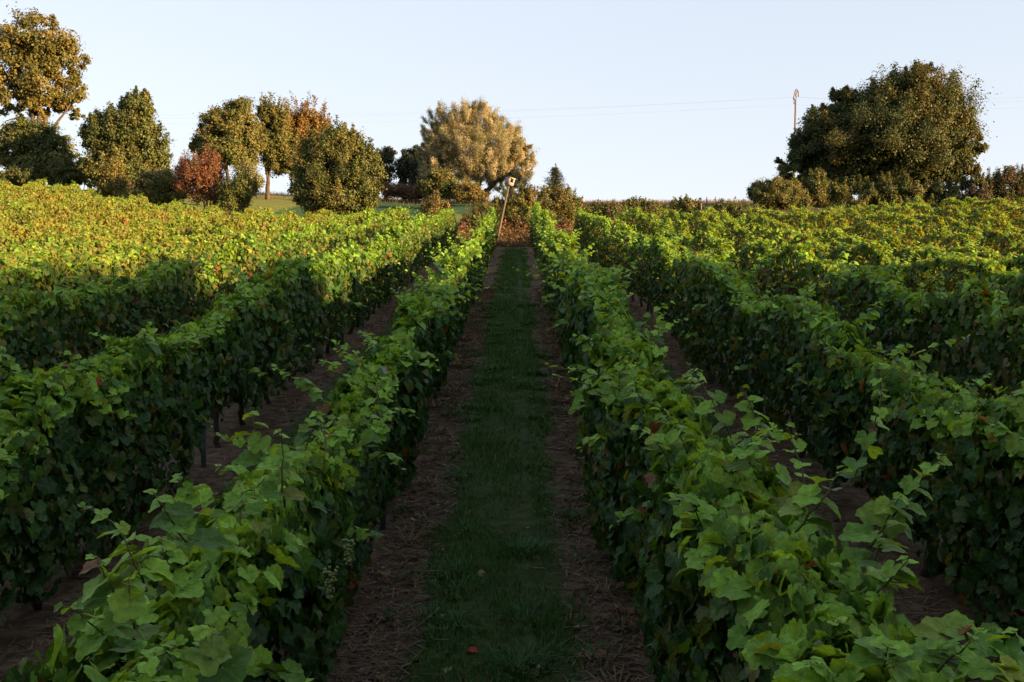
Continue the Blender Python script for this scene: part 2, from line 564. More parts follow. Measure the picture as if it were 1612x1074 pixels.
def vine_row(X0, y0, y1, autumn, seed, label, extra=None, trunks=False, gap=None, top_h=1.32, overhang=0.0, fat=0.0):
    root = empty("vine_row", (X0, (y0 + y1) / 2, float(G(X0, (y0 + y1) / 2))))
    tag(root, label, "vine row", "rows of grape vines")
    t = Tri()
    nh, nw, ns, nb = Noise1(seed), Noise1(seed + 50), Noise1(seed + 90), Noise1(seed + 130)
    na = Noise1(seed + 170)
    L = y1 - y0

    def prof(y):
        k = .45 + .55 * sstep(3, 9, y) + .45 * sstep(14, 24, y)
        h = top_h + .14 * sstep(5, 12, y) + .16 * sstep(22, 44, y) + k * (.15 * nh(y * .75) + .13 * nh(y * 1.6 + 40) + .07 * nh(y * 3.3 + 9))
        h = h - .9 * sstep(.7, 0, y1 - y)
        return h

    def center(y):
        return X0 + .07 * ns(y * .45) + .04 * ns(y * 1.9)

    # density by distance
    dens = lambda y: np.where(y < 8.5, 1.0, np.where(y < 24, .85, .50))
    n = int(L * 1350)
    y = U(y0, y1, n)
    y = y[U(0, 1, n) < dens(y)]
    n = len(y)
    h = prof(y)
    bot = .29 - .09 * sstep(5, 8, y) + .12 * nb(y * 1.1) + .08 * nb(y * 3)
    if gap: bot = bot + .38 * np.exp(-((y - gap) / .7) ** 2)
    which = U(0, 1, n)
    side = np.where(U(0, 1, n) < .5, -1.0, 1.0)
    top = which < .24
    f = U(0, 1, n) ** .85
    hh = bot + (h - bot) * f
    bulge = (.18 + fat - .05 * sstep(14, 24, y) + .06 * nw(y * .9 + side * 30) + .06 * nw(y * 2.6 + side * 11))
    over = overhang * sstep(5.5, 2.2, y)
    bulge = bulge + abs(over) * (side * over > 0)
    shape = np.sin(np.clip(f, 0, 1) * math.pi * .86 + .35) * .45 + .62
    depth = 1 - .55 * U(0, 1, n) ** 2.2 + .10 * RNG.normal(0, 1, n)
    x = center(y) + side * bulge * shape * depth
    nrm = np.stack([side * 1.0 + RNG.normal(0, .3, n), RNG.normal(-.12, .6, n), .3 + RNG.normal(0, .5, n)], 1)
    tip = np.stack([side * .25 + RNG.normal(0, .45, n), RNG.normal(0, .7, n), -.8 + RNG.normal(0, .4, n)], 1)
    young = .07 + .50 * f ** 5  # lower side leaves older, and darkened to put row shade into the colour
    # the top layer
    xt = center(y) + over * .5 + U(-1, 1, n) * bulge * (.85 - .35 * sstep(6, 14, y))
    ht = h - .30 * ((xt - center(y)) / np.maximum(bulge, .1)) ** 2 * .6 - .10 * U(0, 1, n) ** 2
    x = np.where(top, xt, x)
    hh = np.where(top, ht, hh)
    sx = np.sign(xt - center(y))
    nrt = np.stack([RNG.normal(0, .75, n) + .3 * sx, RNG.normal(-.2, .75, n), np.ones(n) * .8], 1)
    tpt = np.stack([sx * .8 + RNG.normal(0, .5, n), RNG.normal(0, .7, n), -.45 + RNG.normal(0, .2, n)], 1)
    nrm = np.where(top[:, None], nrt, nrm)
    tip = np.where(top[:, None], tpt, tip)
    young = np.where(top, .86, young)  # fresh top leaves, paled further so sky light sits in their colour
    au = np.clip(autumn + .35 * autumn * na(y * .5) + .05 * na(y * 1.3 + 4) + .10 * sstep(10, 22, y), 0, 1)  # last term: same leaves yellowed past the shade edge, sunlit gold as colour
    sz = U(.055, .125, n) * np.where(top, .88, 1.0) * np.where(y > 24, 1.35, 1.0) * np.where(f < .3, .9, 1)
    pos = np.stack([x, y, G(x, y) + hh], 1)
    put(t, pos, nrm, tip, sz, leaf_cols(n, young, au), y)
    # shoots that stand out of the top and lean off the sides
    ys = np.arange(y0, y1, .22) + U(-.1, .1, len(np.arange(y0, y1, .22)))
    for yy in ys:
        if yy > 26 and U(0, 1) < .45:
            continue
        xx = center(yy) + U(-.24, .24)
        p0 = (xx, yy, float(G(xx, yy)) + float(prof(yy)) - .12)
        ln = abs(RNG.normal(.20, .12)) + .12 + .05 * float(sstep(6, 12, yy))
        lean = np.array([(xx - X0) * 1.6 + RNG.normal(0, .22), RNG.normal(0, .3), 1.0])
        bend = np.array([RNG.normal(0, .25) + (xx - X0), RNG.normal(0, .25), -.35])
        shoot(t, p0, lean, ln, int(6 + ln * 14), autumn, .095, bend, stem=yy < 13)
    # side sprays
    for yy in np.arange(y0, min(y1, 26), .55):
        sd_ = RNG.choice([-1, 1])
        xx = center(yy) + sd_ * .25
        zz = U(.6, 1.2)
        shoot(t, (xx, yy, float(G(xx, yy)) + zz), (sd_ * .8, RNG.normal(0, .5), .35), U(.14, .3), 6, autumn, .09, (0, 0, -.6), stem=yy < 13)
    # canes tied upright inside the row
    for yy in np.arange(max(y0, -1), min(y1, 14), .16):
        xx = center(yy) + U(-.1, .1)
        g = float(G(xx, yy))
        s = np.linspace(0, 1, 6)[:, None]
        pts = np.array([xx, yy, g + .5]) + s * np.array([U(-.1, .1), U(-.08, .08), U(.5, .8)]) + RNG.normal(0, .012, (6, 3))
        t.tube(pts, np.linspace(.0065, .004, 6), (.10, .075, .04), 4, 2)
    if extra:
        extra(t)
    t.build("foliage", [M_VINE, M_VINEFAR, M_STEM], root, smooth=True)
    if trunks:
        for yy in np.arange(max(y0, .9) + .35, 30, 1.02):
            yy = yy + U(-.08, .08)
            xx = X0 + U(-.05, .05)
            tr = Tri()
            g = float(G(xx, yy))
            k = 9
            s = np.linspace(0, 1, k)
            b = U(-.07, .07, 2)
            pts = np.stack([xx + b[0] * np.sin(s * 3) + RNG.normal(0, .008, k), yy + b[1] * np.sin(s * 2.5) + RNG.normal(0, .008, k), g - .04 + s * U(.62, .74)], 1)
            tr.tube(pts, .026 * (1.25 - .5 * s) * (1 + RNG.normal(0, .1, k)) * U(.8, 1.25), (.050, .036, .027), 7)
            for sgn in (-1, 1):
                e = pts[-1] + np.array([0, sgn * .42, .05])
                mid = pts[-1] + np.array([U(-.03, .03), sgn * .2, .09])
                tr.tube(np.stack([pts[-2], pts[-1] + [0, sgn * .04, .05], mid, e]), np.array([.02, .016, .012, .009]), (.055, .038, .028), 6)
            tr.build("trunk", M_BARK, root, smooth=True)
    return root


def grape_bunch(root, x, y, z, s=1.0):
    t = Tri()
    u = np.linspace(0, math.pi, 6); v = np.linspace(0, 2 * math.pi, 9)[:-1]
    base = [(0, 0, 1)] + [(math.sin(a) * math.cos(b), math.sin(a) * math.sin(b), math.cos(a)) for a in u[1:-1] for b in v] + [(0, 0, -1)]
    base = np.array(base); tt = []
    for j in range(8):
        tt.append((0, 1 + j, 1 + (j + 1) % 8))
        for i in range(3):
            a, b = 1 + i * 8 + j, 1 + i * 8 + (j + 1) % 8
            tt += [(a, a + 8, b), (b, a + 8, b + 8)]
        tt.append((1 + 24 + j, 33, 1 + 24 + (j + 1) % 8))
    for i in range(46):
        f = U(0, 1)
        a = U(0, 6.28); r = .027 * (1 - f * .75) * U(.5, 1)
        c = np.array([x + r * math.cos(a) * s, y + r * math.sin(a) * s, z - f * .10 * s])
        t.add(base * .0062 * s * U(.85, 1.15) + c, np.array(tt), np.array([.10, .13, .03]) * U(.7, 1.2))
    t.build("grape_bunch", M_GRAPE, root, smooth=True)


def extra_R1(t):
    # the long cane that stands up against the dark rows at the right, and its neighbours
    a = P(1338, 770, 3.3)
    b = P(1383, 598, 3.25)
    d = b - a
    L = np.linalg.norm(d)
    shoot(t, a, d / L, L, 9, 0, .085, (-.04, 0, .02), tendril=True)
    for (ax, ay, bx, by, Z) in ((1275, 800, 1240, 665, 3.6), (1370, 860, 1420, 770, 3.0), (1200, 700, 1165, 600, 4.4), (1500, 1010, 1560, 985, 2.5), (1560, 1050, 1600, 1000, 2.35), (1390, 1060, 1400, 1020, 2.2), (1480, 1060, 1530, 1000, 2.3), (1520, 1070, 1590, 1045, 2.2), (1380, 930, 1430, 880, 2.6), (1250, 840, 1330, 735, 3.0), (1150, 690, 1090, 570, 4.6)):
        a = P(ax, ay, Z); b = P(bx, by, Z - .05); d = b - a; L = np.linalg.norm(d)
        shoot(t, a, d / L, L, 8, .05, .088, (0, 0, -.05))
    # a cane hanging out into the alley
    a = P(884, 442, 13.0); b = P(806, 425, 12.8); d = b - a; L = np.linalg.norm(d)
    shoot(t, a, d / L, L, 9, 0, .10, (0, 0, .10), tendril=True)


def extra_L1(t):
    for (ax, ay, bx, by, Z) in ((190, 960, 150, 880, 2.5), (230, 930, 190, 830, 2.5), (300, 860, 240, 770, 2.8), (340, 1074, 330, 985, 2.0), (420, 740, 395, 645, 3.5), (450, 800, 440, 670, 3.3), (210, 1010, 205, 905, 2.2), (300, 820, 285, 745, 3.0)):
        a = P(ax, ay, Z); b = P(bx, by, Z - .05); d = b - a; L = np.linalg.norm(d)
        shoot(t, a, d / L, L, 8, .05, .088, (0, 0, -.05))
    a = P(700, 440, 12); b = P(688, 412, 12); d = b - a; L = np.linalg.norm(d)
    shoot(t, a, d / L, L + .1, 7, .3, .12, (0, 0, 0))


NROW_L, NROW_R = 17, 15
rows = {}
for i in range(NROW_L):
    X0 = X_L - SP * i
    y0 = max(.6, abs(X0) * 1.75 - 3.5)
    y1 = 46.6 + .55 * i if i > 2 else 46.4 + .3 * i
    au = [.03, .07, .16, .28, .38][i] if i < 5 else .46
    lab = f"{ORD[i]} grape vine row to the left of the dark grass path"
    if i == 0: lab = "leafy grape vine row bordering the grass path on its left"
    rows['L', i] = vine_row(X0, y0, y1, au, 11 + i * 7, lab, extra_L1 if i == 0 else None, trunks=i < 2, gap=10.0 if i == 1 else None, fat=.07 if i else 0.0, overhang=-.28 if i == 0 else 0.0, top_h=1.24 if i == 0 else 1.39)
for i in range(NROW_R):
    X0 = X_R + SP * i
    y0 = max(.6, abs(X0) * 1.75 - 3.5)
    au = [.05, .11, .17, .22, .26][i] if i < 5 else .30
    lab = f"{ORD[i]} grape vine row to the right of the dark grass path"
    if i == 0: lab = "leafy grape vine row bordering the grass path on its right"
    rows['R', i] = vine_row(X0, y0, 46.6 + .12 * i, au, 211 + i * 7, lab, extra_R1 if i == 0 else None, trunks=i < 3, top_h=1.52 if i == 0 else 1.39, overhang=.14 if i == 0 else 0.0, fat=.05 if i else .02)

for (k, px, py, Z) in ((('L', 0), 548, 850, 3.6), (('L', 0), 520, 895, 3.2), (('L', 1), 130, 790, 6.6), (('L', 1), 60, 830, 6.2)):
    q = P(px, py, Z)
    grape_bunch(rows[k], q[0], q[1], q[2], .95)

# trellis posts: each one a thing
for key, name, x0, ys in ((('L', 0), "first row left of the grass path", X_L, (2.9, 7.9, 12.9, 17.9)), (('L', 1), "second row left of the grass path", X_L - 2, (4.7, 9.7, 14.7, 19.7)),
                          (('R', 0), "first row right of the grass path", X_R, (4.2, 9.2, 14.2, 19.2)), (('R', 1), "second row right of the grass path", X_R + 2, (6.4, 11.4, 16.4)),
                          (('R', 2), "third row right of the grass path", X_R + 4, (11.0, 16.0))):
    for j, yy in enumerate(ys):
        xx = x0 + (.09 if key[0] == 'R' else .07)
        g = float(G(xx, yy))
        p = empty("trellis_post", (xx, yy, g))
        what = ["nearest", "second nearest", "third nearest", "fourth nearest"][j]
        tag(p, f"{what} grey metal trellis post in the {name}", "post", "metal posts of the vine trellis")
        t = Tri()
        # folded C profile
        for (ox, oy, sx, sy) in ((0, 0, .038, .004), (-.0205, .012, .003, .028), (.0205, .012, .003, .028)):
            t.box((xx + ox, yy + oy, g + .60), sx, sy, 1.40, (.16, .20, .26))
        t.build("shaft", M_METAL, p)
        for zz in (.5, .75, 1.0, 1.2):
            h = Tri()
            h.tube(np.array([[xx - .035, yy - .006, g + zz], [xx, yy - .009, g + zz + .012], [xx + .035, yy - .006, g + zz]]), .003, (.14, .15, .17), 5)
            h.build("wire_hook", M_METAL, p)


# ------------------------------------------------------------------ ground cover in the alleys
def build_cover():
    t = Tri()
    BL = (np.array([[-.5, 0, 0], [.5, 0, 0], [0.3, .55, .12], [-.3, .55, .12], [0, 1, .42]]), np.array([[0, 1, 2], [0, 2, 3], [3, 2, 4]]), np.zeros((5, 2)))
    nz = Noise1(5); nz2 = Noise1(6)

    def blades(xc, half, ya, yb, dens, hgt, wid):
        n = int(2 * half * (yb - ya) * dens)
        x = xc + U(-1, 1, n) * half * 1.25
        y = U(ya, yb, n)
        e = np.abs(x - xc) / half + .28 * nz(y * 1.3 + np.sign(x - xc) * 40) + .15 * nz2(y * 4 + x * 5)
        worn = np.exp(-((x - xc - .22) / .075) ** 2) * (.8 + .6 * nz(y * .9 + 17)) + .9 * (nz2(x * 3.1 + 7) * nz2(y * 1.7 + 3) > .28)
        k = (e < .95) & (U(0, 1, n) > worn)
        x, y = x[k], y[k]; n = len(x)
        lush = .8 + .5 * nz2(y * 1.1 + x * 2.2)
        hh = hgt * U(.5, 1.4, n) * lush
        a = U(0, 6.28, n)
        up = np.stack([np.cos(a) * .45, np.sin(a) * .45, np.ones(n)], 1)
        nr = np.stack([np.cos(a), np.sin(a), -.3 * np.ones(n)], 1)
        # template scaled: x = width, y = height
        tv, tt, tl = BL
        nr = unit(nr); up = unit(up - nr * np.sum(up * nr, 1, keepdims=True)); sdv = np.cross(up, nr)
        pos = np.stack([x, y, G(x, y) - .006], 1)
        v = pos[:, None] + tv[None, :, 0:1] * sdv[:, None] * (wid * U(.7, 1.3, n))[:, None, None] + hh[:, None, None] * (tv[None, :, 1:2] * up[:, None] + tv[None, :, 2:3] * nr[:, None])
        c = np.array([.026, .092, .019]) + U(0, 1, n)[:, None] * np.array([.025, .04, .008])
        c = np.where(U(0, 1, n)[:, None] < .07, np.array([.16, .13, .06]), c)
        t.add(v.reshape(-1, 3), (tt[None] + (np.arange(n) * 5)[:, None, None]).reshape(-1, 3), np.repeat(c, 5, 0))

    blades(-.15, .50, 1.5, 9, 5200, .07, .006)
    blades(-.15, .50, 9, 22, 2300, .075, .010)
    blades(-.15, .50, 22, 46.5, 1100, .075, .018)
    for xc in (-2.15, 1.85, 3.85):
        blades(xc, .5, 3, 12, 900, .08, .009)
        blades(xc, .5, 12, 30, 350, .08, .016)
    # tufts of longer blades along the ragged edges of the strip
    for _ in range(90):
        yy = 1.8 + 22 * U(0, 1) ** 1.5
        xx = -.15 + RNG.choice([-1, 1]) * U(.12, .62)
        n = int(U(40, 110))
        a = U(0, 6.28, n)
        b = np.array([xx, yy, 0]) + np.stack([np.cos(a), np.sin(a), 0 * a], 1) * (U(0, .13, n) ** .8)[:, None]
        b[:, 2] = G(b[:, 0], b[:, 1]) - .004
        out = np.stack([np.cos(a) * U(.3, 1, n), np.sin(a) * U(.3, 1, n), U(.5, 1.1, n)], 1)
        Ls = U(.05, .12, n)[:, None]
        wv = np.stack([-np.sin(a), np.cos(a), 0 * a], 1) * .0028 * (1 + yy / 9)
        e1 = b + out * Ls * .6
        e2 = e1 + (out * [1, 1, .1]) * Ls * .6
        v = np.stack([b - wv, b + wv, e1 + wv, e1 - wv, e2], 1)
        c = np.array([.030, .095, .022]) * U(.6, 1.5, n)[:, None]
        t.add(v.reshape(-1, 3), (np.array([[0, 1, 2], [0, 2, 3], [3, 2, 4]])[None] + (np.arange(n) * 5)[:, None, None]).reshape(-1, 3), np.repeat(c, 5, 0))
    # low broad leaved weeds on the bare strips
    n = 2600
    cl = RNG.integers(0, 80, n)
    cy = 1.8 + 22 * U(0, 1, 80) ** 1.4
    cx = np.where(U(0, 1, 80) < .5, -.85, .60) + RNG.normal(0, .14, 80)
    x = cx[cl] + RNG.normal(0, .07, n); y = cy[cl] + RNG.normal(0, .09, n)
    hz = np.abs(RNG.normal(0, .035, n)) + .012
    t.leaves(OVAL_T, np.stack([x, y, G(x, y) + hz], 1), RNG.normal(0, .5, (n, 3)) + [0, 0, 1], RNG.normal(0, 1, (n, 3)), U(.018, .05, n), np.array([.035, .085, .025]) * U(.6, 1.5, n)[:, None])
    o = t.build("grass", M_GRASS)
    tag(o, "short dark green grass strips between the vine rows", "grass", kind="stuff")

    # straw and prunings on the bare strips
    s = Tri()
    for xc, half in ((-.82, .28), (.60, .28), (1.2, .3), (-1.55, .35), (2.6, .3), (-2.8, .3)):
        near = abs(xc) < 1
        n = 12000 if near else 6000
        y = 1.5 + 26 * U(0, 1, n) ** 1.7
        x = xc + RNG.normal(0, .5, n) * half
        Ls = U(.04, .20, n); a = U(0, 6.28, n)
        d = np.stack([np.cos(a), np.sin(a), U(-.1, .22, n)], 1)
        pos = np.stack([x, y, G(x, y) + U(.0, .02, n)], 1)
        wv = np.stack([-np.sin(a), np.cos(a), U(-.3, .3, n)], 1) * (.0022 * U(.6, 1.6, n) * (1 + y / 14))[:, None]
        v = np.stack([pos - wv, pos + wv, pos + d * Ls[:, None] + wv * .7 + [0, 0, .004], pos + d * Ls[:, None] - wv * .7 + [0, 0, .004]], 1)
        ft = np.array([[0, 1, 2], [0, 2, 3]])
        c = np.array([.17, .12, .085]) * U(.45, 1.45, n)[:, None]
        s.add(v.reshape(-1, 3), (ft[None] + (np.arange(n) * 4)[:, None, None]).reshape(-1, 3), np.repeat(c, 4, 0))
    # tufts of long dead grass at the feet of the vines
    for _ in range(60):
        sd_ = RNG.choice([-1, 1]); yy = 2 + 18 * U(0, 1) ** 1.4
        xx = (-.92 if sd_ < 0 else .66) + U(-.15, .15)
        n = 46
        a = U(0, 6.28, n); b = pos0 = np.array([xx, yy, float(G(xx, yy))]) + np.stack([np.cos(a), np.sin(a), 0 * a], 1) * U(0, .06, n)[:, None]
        out = np.stack([np.cos(a) * 1.0, np.sin(a) * 1.0, U(.15, .9, n)], 1)
        Ls = U(.08, .24, n)[:, None]
        wv = np.stack([-np.sin(a), np.cos(a), 0 * a], 1) * .002 * (1 + yy / 12)
        e1 = b + out * Ls * .6; e2 = e1 + (out * [1, 1, -.5]) * Ls * .5
        v = np.stack([b - wv, b + wv, e1 + wv, e1 - wv, e2], 1)
        ft = np.array([[0, 1, 2], [0, 2, 3], [3, 2, 4]])
        c = np.array([.20, .145, .09]) * U(.5, 1.3, n)[:, None]
        s.add(v.reshape(-1, 3), (ft[None] + (np.arange(n) * 5)[:, None, None]).reshape(-1, 3), np.repeat(c, 5, 0))
    o = s.build("straw_litter", M_DRY)
    tag(o, "dry straw and prunings on the bare soil under the vines", "straw", kind="stuff")

    # fallen vine leaves
    f = Tri()
    n = 300
    y = 1.6 + 22 * U(0, 1, n) ** 1.5
    sd_ = np.where(U(0, 1, n) < .5, -1, 1)
    x = np.where(sd_ < 0, -.95, .66) + RNG.normal(0, .17, n)
    x = np.where(U(0, 1, n) < .15, U(-1, .8, n), x)
    pos = np.stack([x, y, G(x, y) + .018], 1)
    pal = np.array([[.22, .16, .09], [.16, .09, .05], [.26, .22, .10], [.24, .05, .03], [.12, .08, .05], [.25, .20, .13]])
    c = pal[RNG.choice(6, n, p=[.3, .25, .15, .05, .15, .1])] * U(.6, 1.2, n)[:, None]
    nr = np.stack([RNG.normal(0, .3, n), RNG.normal(0, .3, n), np.ones(n)], 1)
    a = U(0, 6.28, n)
    tp = np.stack([np.cos(a), np.sin(a), 0 * a], 1)
    for k in range(6):
        q = np.arange(k, n, 6)
        f.leaves(NEAR_T[k], pos[q], nr[q], tp[q], U(.04, .085, len(q)), c[q])
    o = f.build("fallen_leaves", M_DRY, smooth=True)
    tag(o, "curled brown and yellow vine leaves fallen on the soil", "fallen leaves", kind="stuff")

    # small stones
    g = Tri()
    ico = np.array([[0, 0, 1], [.9, 0, .3], [.28, .85, .3], [-.72, .53, .3], [-.72, -.53, .3], [.28, -.85, .3], [.72, .53, -.4], [-.28, .85, -.4], [-.9, 0, -.4], [-.28, -.85, -.4], [.72, -.53, -.4]])
    ft = np.array([[0, 1, 2], [0, 2, 3], [0, 3, 4], [0, 4, 5], [0, 5, 1], [1, 6, 2], [2, 6, 7], [2, 7, 3], [3, 7, 8], [3, 8, 4], [4, 8, 9], [4, 9, 5], [5, 9, 10], [5, 10, 1], [1, 10, 6]])
    for _ in range(700):
        yy = 1.6 + 18 * U(0, 1) ** 1.5
        xx = (-.85 if U(0, 1) < .5 else .62) + RNG.normal(0, .2)
        r = U(.006, .022)
        v = ico * (1 + RNG.normal(0, .15, (11, 1))) * r * np.array([U(.8, 1.4), U(.8, 1.4), .6]) + np.array([xx, yy, float(G(xx, yy)) + .006])
        g.add(v, ft, np.array([.22, .19, .16]) * U(.5, 1.3))
    o = g.build("gravel", M_STONE)
    tag(o, "small pale stones scattered on the soil strips", "gravel", kind="stuff")


build_cover()


# ------------------------------------------------------------------ trees and shrubs
def blob_leaves(t, ells, Z, n_leaf, size, pal, tpl=OVAL_T, clump=.22, clumps=None, up=.35, hollow=.45, ydepth=.85, jitter=.55, strand=0.0, spike=0.0):
    """Leaf clumps spread through a set of ellipsoids given by px centre, px radii (at depth Z)."""
    k = Z / FPX
    vol = np.array([e[2] * e[3] for e in ells], float)
    vol = vol ** .72
    vol /= vol.sum()
    clump *= 1.1
    clumps = (clumps or 70) * 2.6
    n_leaf = int(n_leaf * 3.8)
    size *= .56
    pal = np.asarray(pal, float) * 1.3
    for e, wgt in zip(ells, vol):
        c = P(e[0], e[1], Z + (e[4] if len(e) > 4 else 0))
        R = np.array([e[2] * k, e[2] * k * ydepth, e[3] * k])
        nc = max(8, int(clumps * wgt))
        d = unit(RNG.normal(0, 1, (nc, 3)))
        rad = (hollow + (1 - hollow) * U(0, 1, nc) ** .6)
        rad = np.where(U(0, 1, nc) < .12, rad * 1.16, rad) * .93
        cc = c + d * rad[:, None] * R
        rc = clump * R.mean() * U(.6, 1.35, nc)
        cn = RNG.integers(0, len(pal), nc)
        n = int(n_leaf * wgt)
        who = RNG.integers(0, nc, n)
        dd = RNG.normal(0, 1, (n, 3))
        axis = unit(d * .8 + RNG.normal(0, .6, (nc, 3)) + np.array([0, 0, .25]))
        off = dd * (.40 * rc[who])[:, None] * np.array([1, 1, .75]) + axis[who] * (U(-1.0, 1.15, n) * rc[who])[:, None] * .75
        dd = unit(dd)
        if strand:
            s = U(-1, 1, n)
            dirc = unit(d[who] * .6 + np.array([0, 0, .8]))
            off = off * .55 + dirc * (s * rc[who] * strand)[:, None]
        if spike:
            sp_ = (U(0, 1, n) < .3)
            off = np.where(sp_[:, None], off * .35 + (d[who] * .4 + np.array([0, 0, 1.0])) * (U(0, 1, n) * rc[who] * spike)[:, None], off)
        pos = cc[who] + off
        nr = d[who] * .5 + dd * .6 + np.array([0, 0, up]) + RNG.normal(0, jitter, (n, 3))
        tip = RNG.normal(0, .7, (n, 3)) + np.array([0, 0, -.4]) + (np.array([0, 0, 1.4]) if (strand or spike) else 0) + d[who] * .5
        col = pal[cn[who]] * U(.7, 1.3, n)[:, None]
        alt = U(0, 1, n) < .25
        col = np.where(alt[:, None], pal[RNG.integers(0, len(pal), n)], col)
        t.leaves(tpl, pos, nr, tip, size * U(.5, 1.6, n), col)


def limbs(t, base, tips, r0, col=(.09, .065, .045), fork=.35, sides=7):
    """Tapered trunk from base that forks into limbs towards the given points."""
    base = np.asarray(base, float)
    top = np.mean(np.array(tips), 0)
    fk = base + (top - base) * fork
    fk[:2] = base[:2] + (top[:2] - base[:2]) * fork * .5
    s = np.linspace(0, 1, 6)[:, None]
    pts = base + (fk - base) * s + RNG.normal(0, r0 * .25, (6, 3)) * s
    t.tube(pts, r0 * (1.35 - .55 * s[:, 0]) , col, 9)
    for tp in tips:
        tp = np.asarray(tp, float)
        m = pts[-1] + (tp - pts[-1]) * .45 + np.array([0, 0, .12 * np.linalg.norm(tp - pts[-1])]) + RNG.normal(0, .15, 3)
        q = np.stack([pts[-2], pts[-1], m, tp])
        u = np.linspace(0, 1, 8)
        qq = np.stack([np.interp(u, [0, .15, .55, 1], q[:, i]) for i in range(3)], 1) + RNG.normal(0, .04, (8, 3))
        t.tube(qq, r0 * .72 * (1 - .85 * u), col, sides)
        for _ in range(3):
            i = RNG.integers(3, 7)
            e = qq[i] + unit(RNG.normal(0, 1, 3) + np.array([0, 0, .6])) * np.linalg.norm(tp - base) * .18
            t.tube(np.stack([qq[i], (qq[i] + e) / 2 + RNG.normal(0, .05, 3), e]), np.array([.3, .18, .06]) * r0 * .6, col, 5)


OLIVE = [(.085, .085, .022), (.10, .095, .028), (.065, .07, .02), (.12, .10, .03)]
DEEP = [(.036, .054, .018), (.052, .066, .02), (.034, .048, .018), (.07, .072, .024)]
GREEN = [(.06, .08, .022), (.08, .10, .026), (.05, .068, .02), (.10, .105, .032)]
GOLD = [(.14, .085, .025), (.17, .10, .03), (.11, .08, .025), (.09, .075, .025)]
RUST = [(.115, .046, .026), (.125, .058, .03), (.085, .046, .025), (.085, .065, .03)]
SILV = [(.25, .235, .15), (.30, .28, .19), (.20, .195, .12), (.135, .15, .08)]
BLUE = [(.022, .034, .022), (.03, .042, .028), (.036, .05, .034)]


def tree(name, label, cat, Z, ells, n_leaf, size, pal, trunks, group=None, r0=.25, **kw):
    x0, _ = trunks[0][0], 0
    b = P(trunks[0][0], 300, Z)
    base = np.array([b[0], b[1], float(G(b[0], b[1])) - .1])
    root = empty(name, base)
    tag(root, label, cat, group)
    bark = kw.pop("bark", (.085, .062, .045))
    for tk in trunks:
        q = P(tk[0], 300, Z + (tk[2] if len(tk) > 2 else 0))
        bb = np.array([q[0], q[1], float(G(q[0], q[1])) - .15])
        tt = Tri()
        tips = [P(px, py, Z + U(-1, 1)) for px, py in tk[1]]
        limbs(tt, bb, tips, r0, bark)
        tt.build("trunk", M_BARK, root, smooth=True)
    t = Tri()
    blob_leaves(t, ells, Z, n_leaf, size, pal, **kw)
    t.build("crown", M_TREE, root)
    return root


def shrub(name, label, Z, ells, n_leaf, size, pal, stems, group=None, cat="shrub", **kw):
    b = P(stems[0], 310, Z)
    root = empty(name, (b[0], b[1], float(G(b[0], b[1])) - .05))
    tag(root, label, cat, group)
    st = Tri()
    for sx in stems:
        for _ in range(3):
            q = P(sx + U(-3, 3), 310, Z)
            bb = np.array([q[0], q[1], float(G(q[0], q[1])) - .1])
            near_e = sorted(ells, key=lambda q: abs(q[0] - sx))[:3]
            e = near_e[RNG.integers(0, len(near_e))]
            tp = P(e[0] + U(-.5, .5) * e[2], e[1] - U(0, .6) * e[3], Z + U(-.4, .4))
            s = np.linspace(0, 1, 6)[:, None]
            st.tube(bb + (tp - bb) * s + RNG.normal(0, .05, (6, 3)), np.linspace(.04, .01, 6), (.07, .05, .035), 5)
    st.build("stems", M_BARK, root, smooth=True)
    t = Tri()
    blob_leaves(t, ells, Z, n_leaf, size, pal, **kw)
    t.build("foliage", M_TREE, root)
    return root


# far left: the tall tree with a bare stretch of trunk between its two crowns
tree("tall_tree", "tall olive tree at the left edge with airy two tier crown", "tree", 70,
     [(60, 60, 52, 42), (62, 165, 40, 18), (25, 85, 48, 42), (95, 95, 44, 42), (55, 120, 55, 45), (5, 140, 40, 38), (105, 150, 32, 26), (120, 180, 14, 10), (75, 160, 30, 22), (-30, 110, 40, 45)], 17000, .27, OLIVE,
     [(60, [(60, 70), (20, 110), (100, 110), (110, 165), (5, 150), (65, 40)])], r0=.33, clump=.24, clumps=100, hollow=.35)
shrub("ivy_thicket", "dense ivy covered thicket round the foot of the tallest tree", 69, [(50, 220, 40, 32), (85, 240, 32, 38), (15, 232, 25, 34), (60, 265, 45, 26)], 15000, .24, GREEN + DEEP, [55, 70], clump=.3, clumps=80)
shrub("dark_shrub", "low dark shrub beside the tallest tree at the vineyard edge", 66, [(105, 275, 30, 22), (25, 283, 40, 14), (140, 272, 22, 22)], 9000, .2, DEEP, [105, 130])
tree("bushy_tree", "dense dark rounded tree right of the tallest tree", "tree", 64,
     [(205, 195, 42, 45), (185, 230, 48, 50), (225, 235, 40, 50), (200, 270, 60, 40), (160, 215, 28, 35), (215, 168, 30, 22)], 30000, .22, DEEP + GREEN,
     [(205, [(205, 190), (180, 220), (230, 220)])], clump=.24, clumps=130, spike=1.2)
shrub("gold_shrub", "narrow yellow green shrub before the dense dark tree", 60, [(180, 275, 14, 26), (175, 295, 20, 18)], 5000, .17, OLIVE, [178], clump=.35)
shrub("faded_shrub", "sprawling tan and green shrub beside the rusty red bush", 59, [(250, 290, 36, 20), (275, 302, 24, 18), (235, 312, 40, 15)], 10000, .16, GREEN + OLIVE + [(.13, .10, .05)], [250, 270], clump=.3)
shrub("red_shrub", "rusty red leaved bush in front of the row of trees", 57, [(318, 280, 36, 30), (330, 300, 32, 28), (300, 270, 24, 18), (335, 262, 20, 14)], 10000, .13, RUST, [318, 330], clump=.3, clumps=90, spike=1.8)
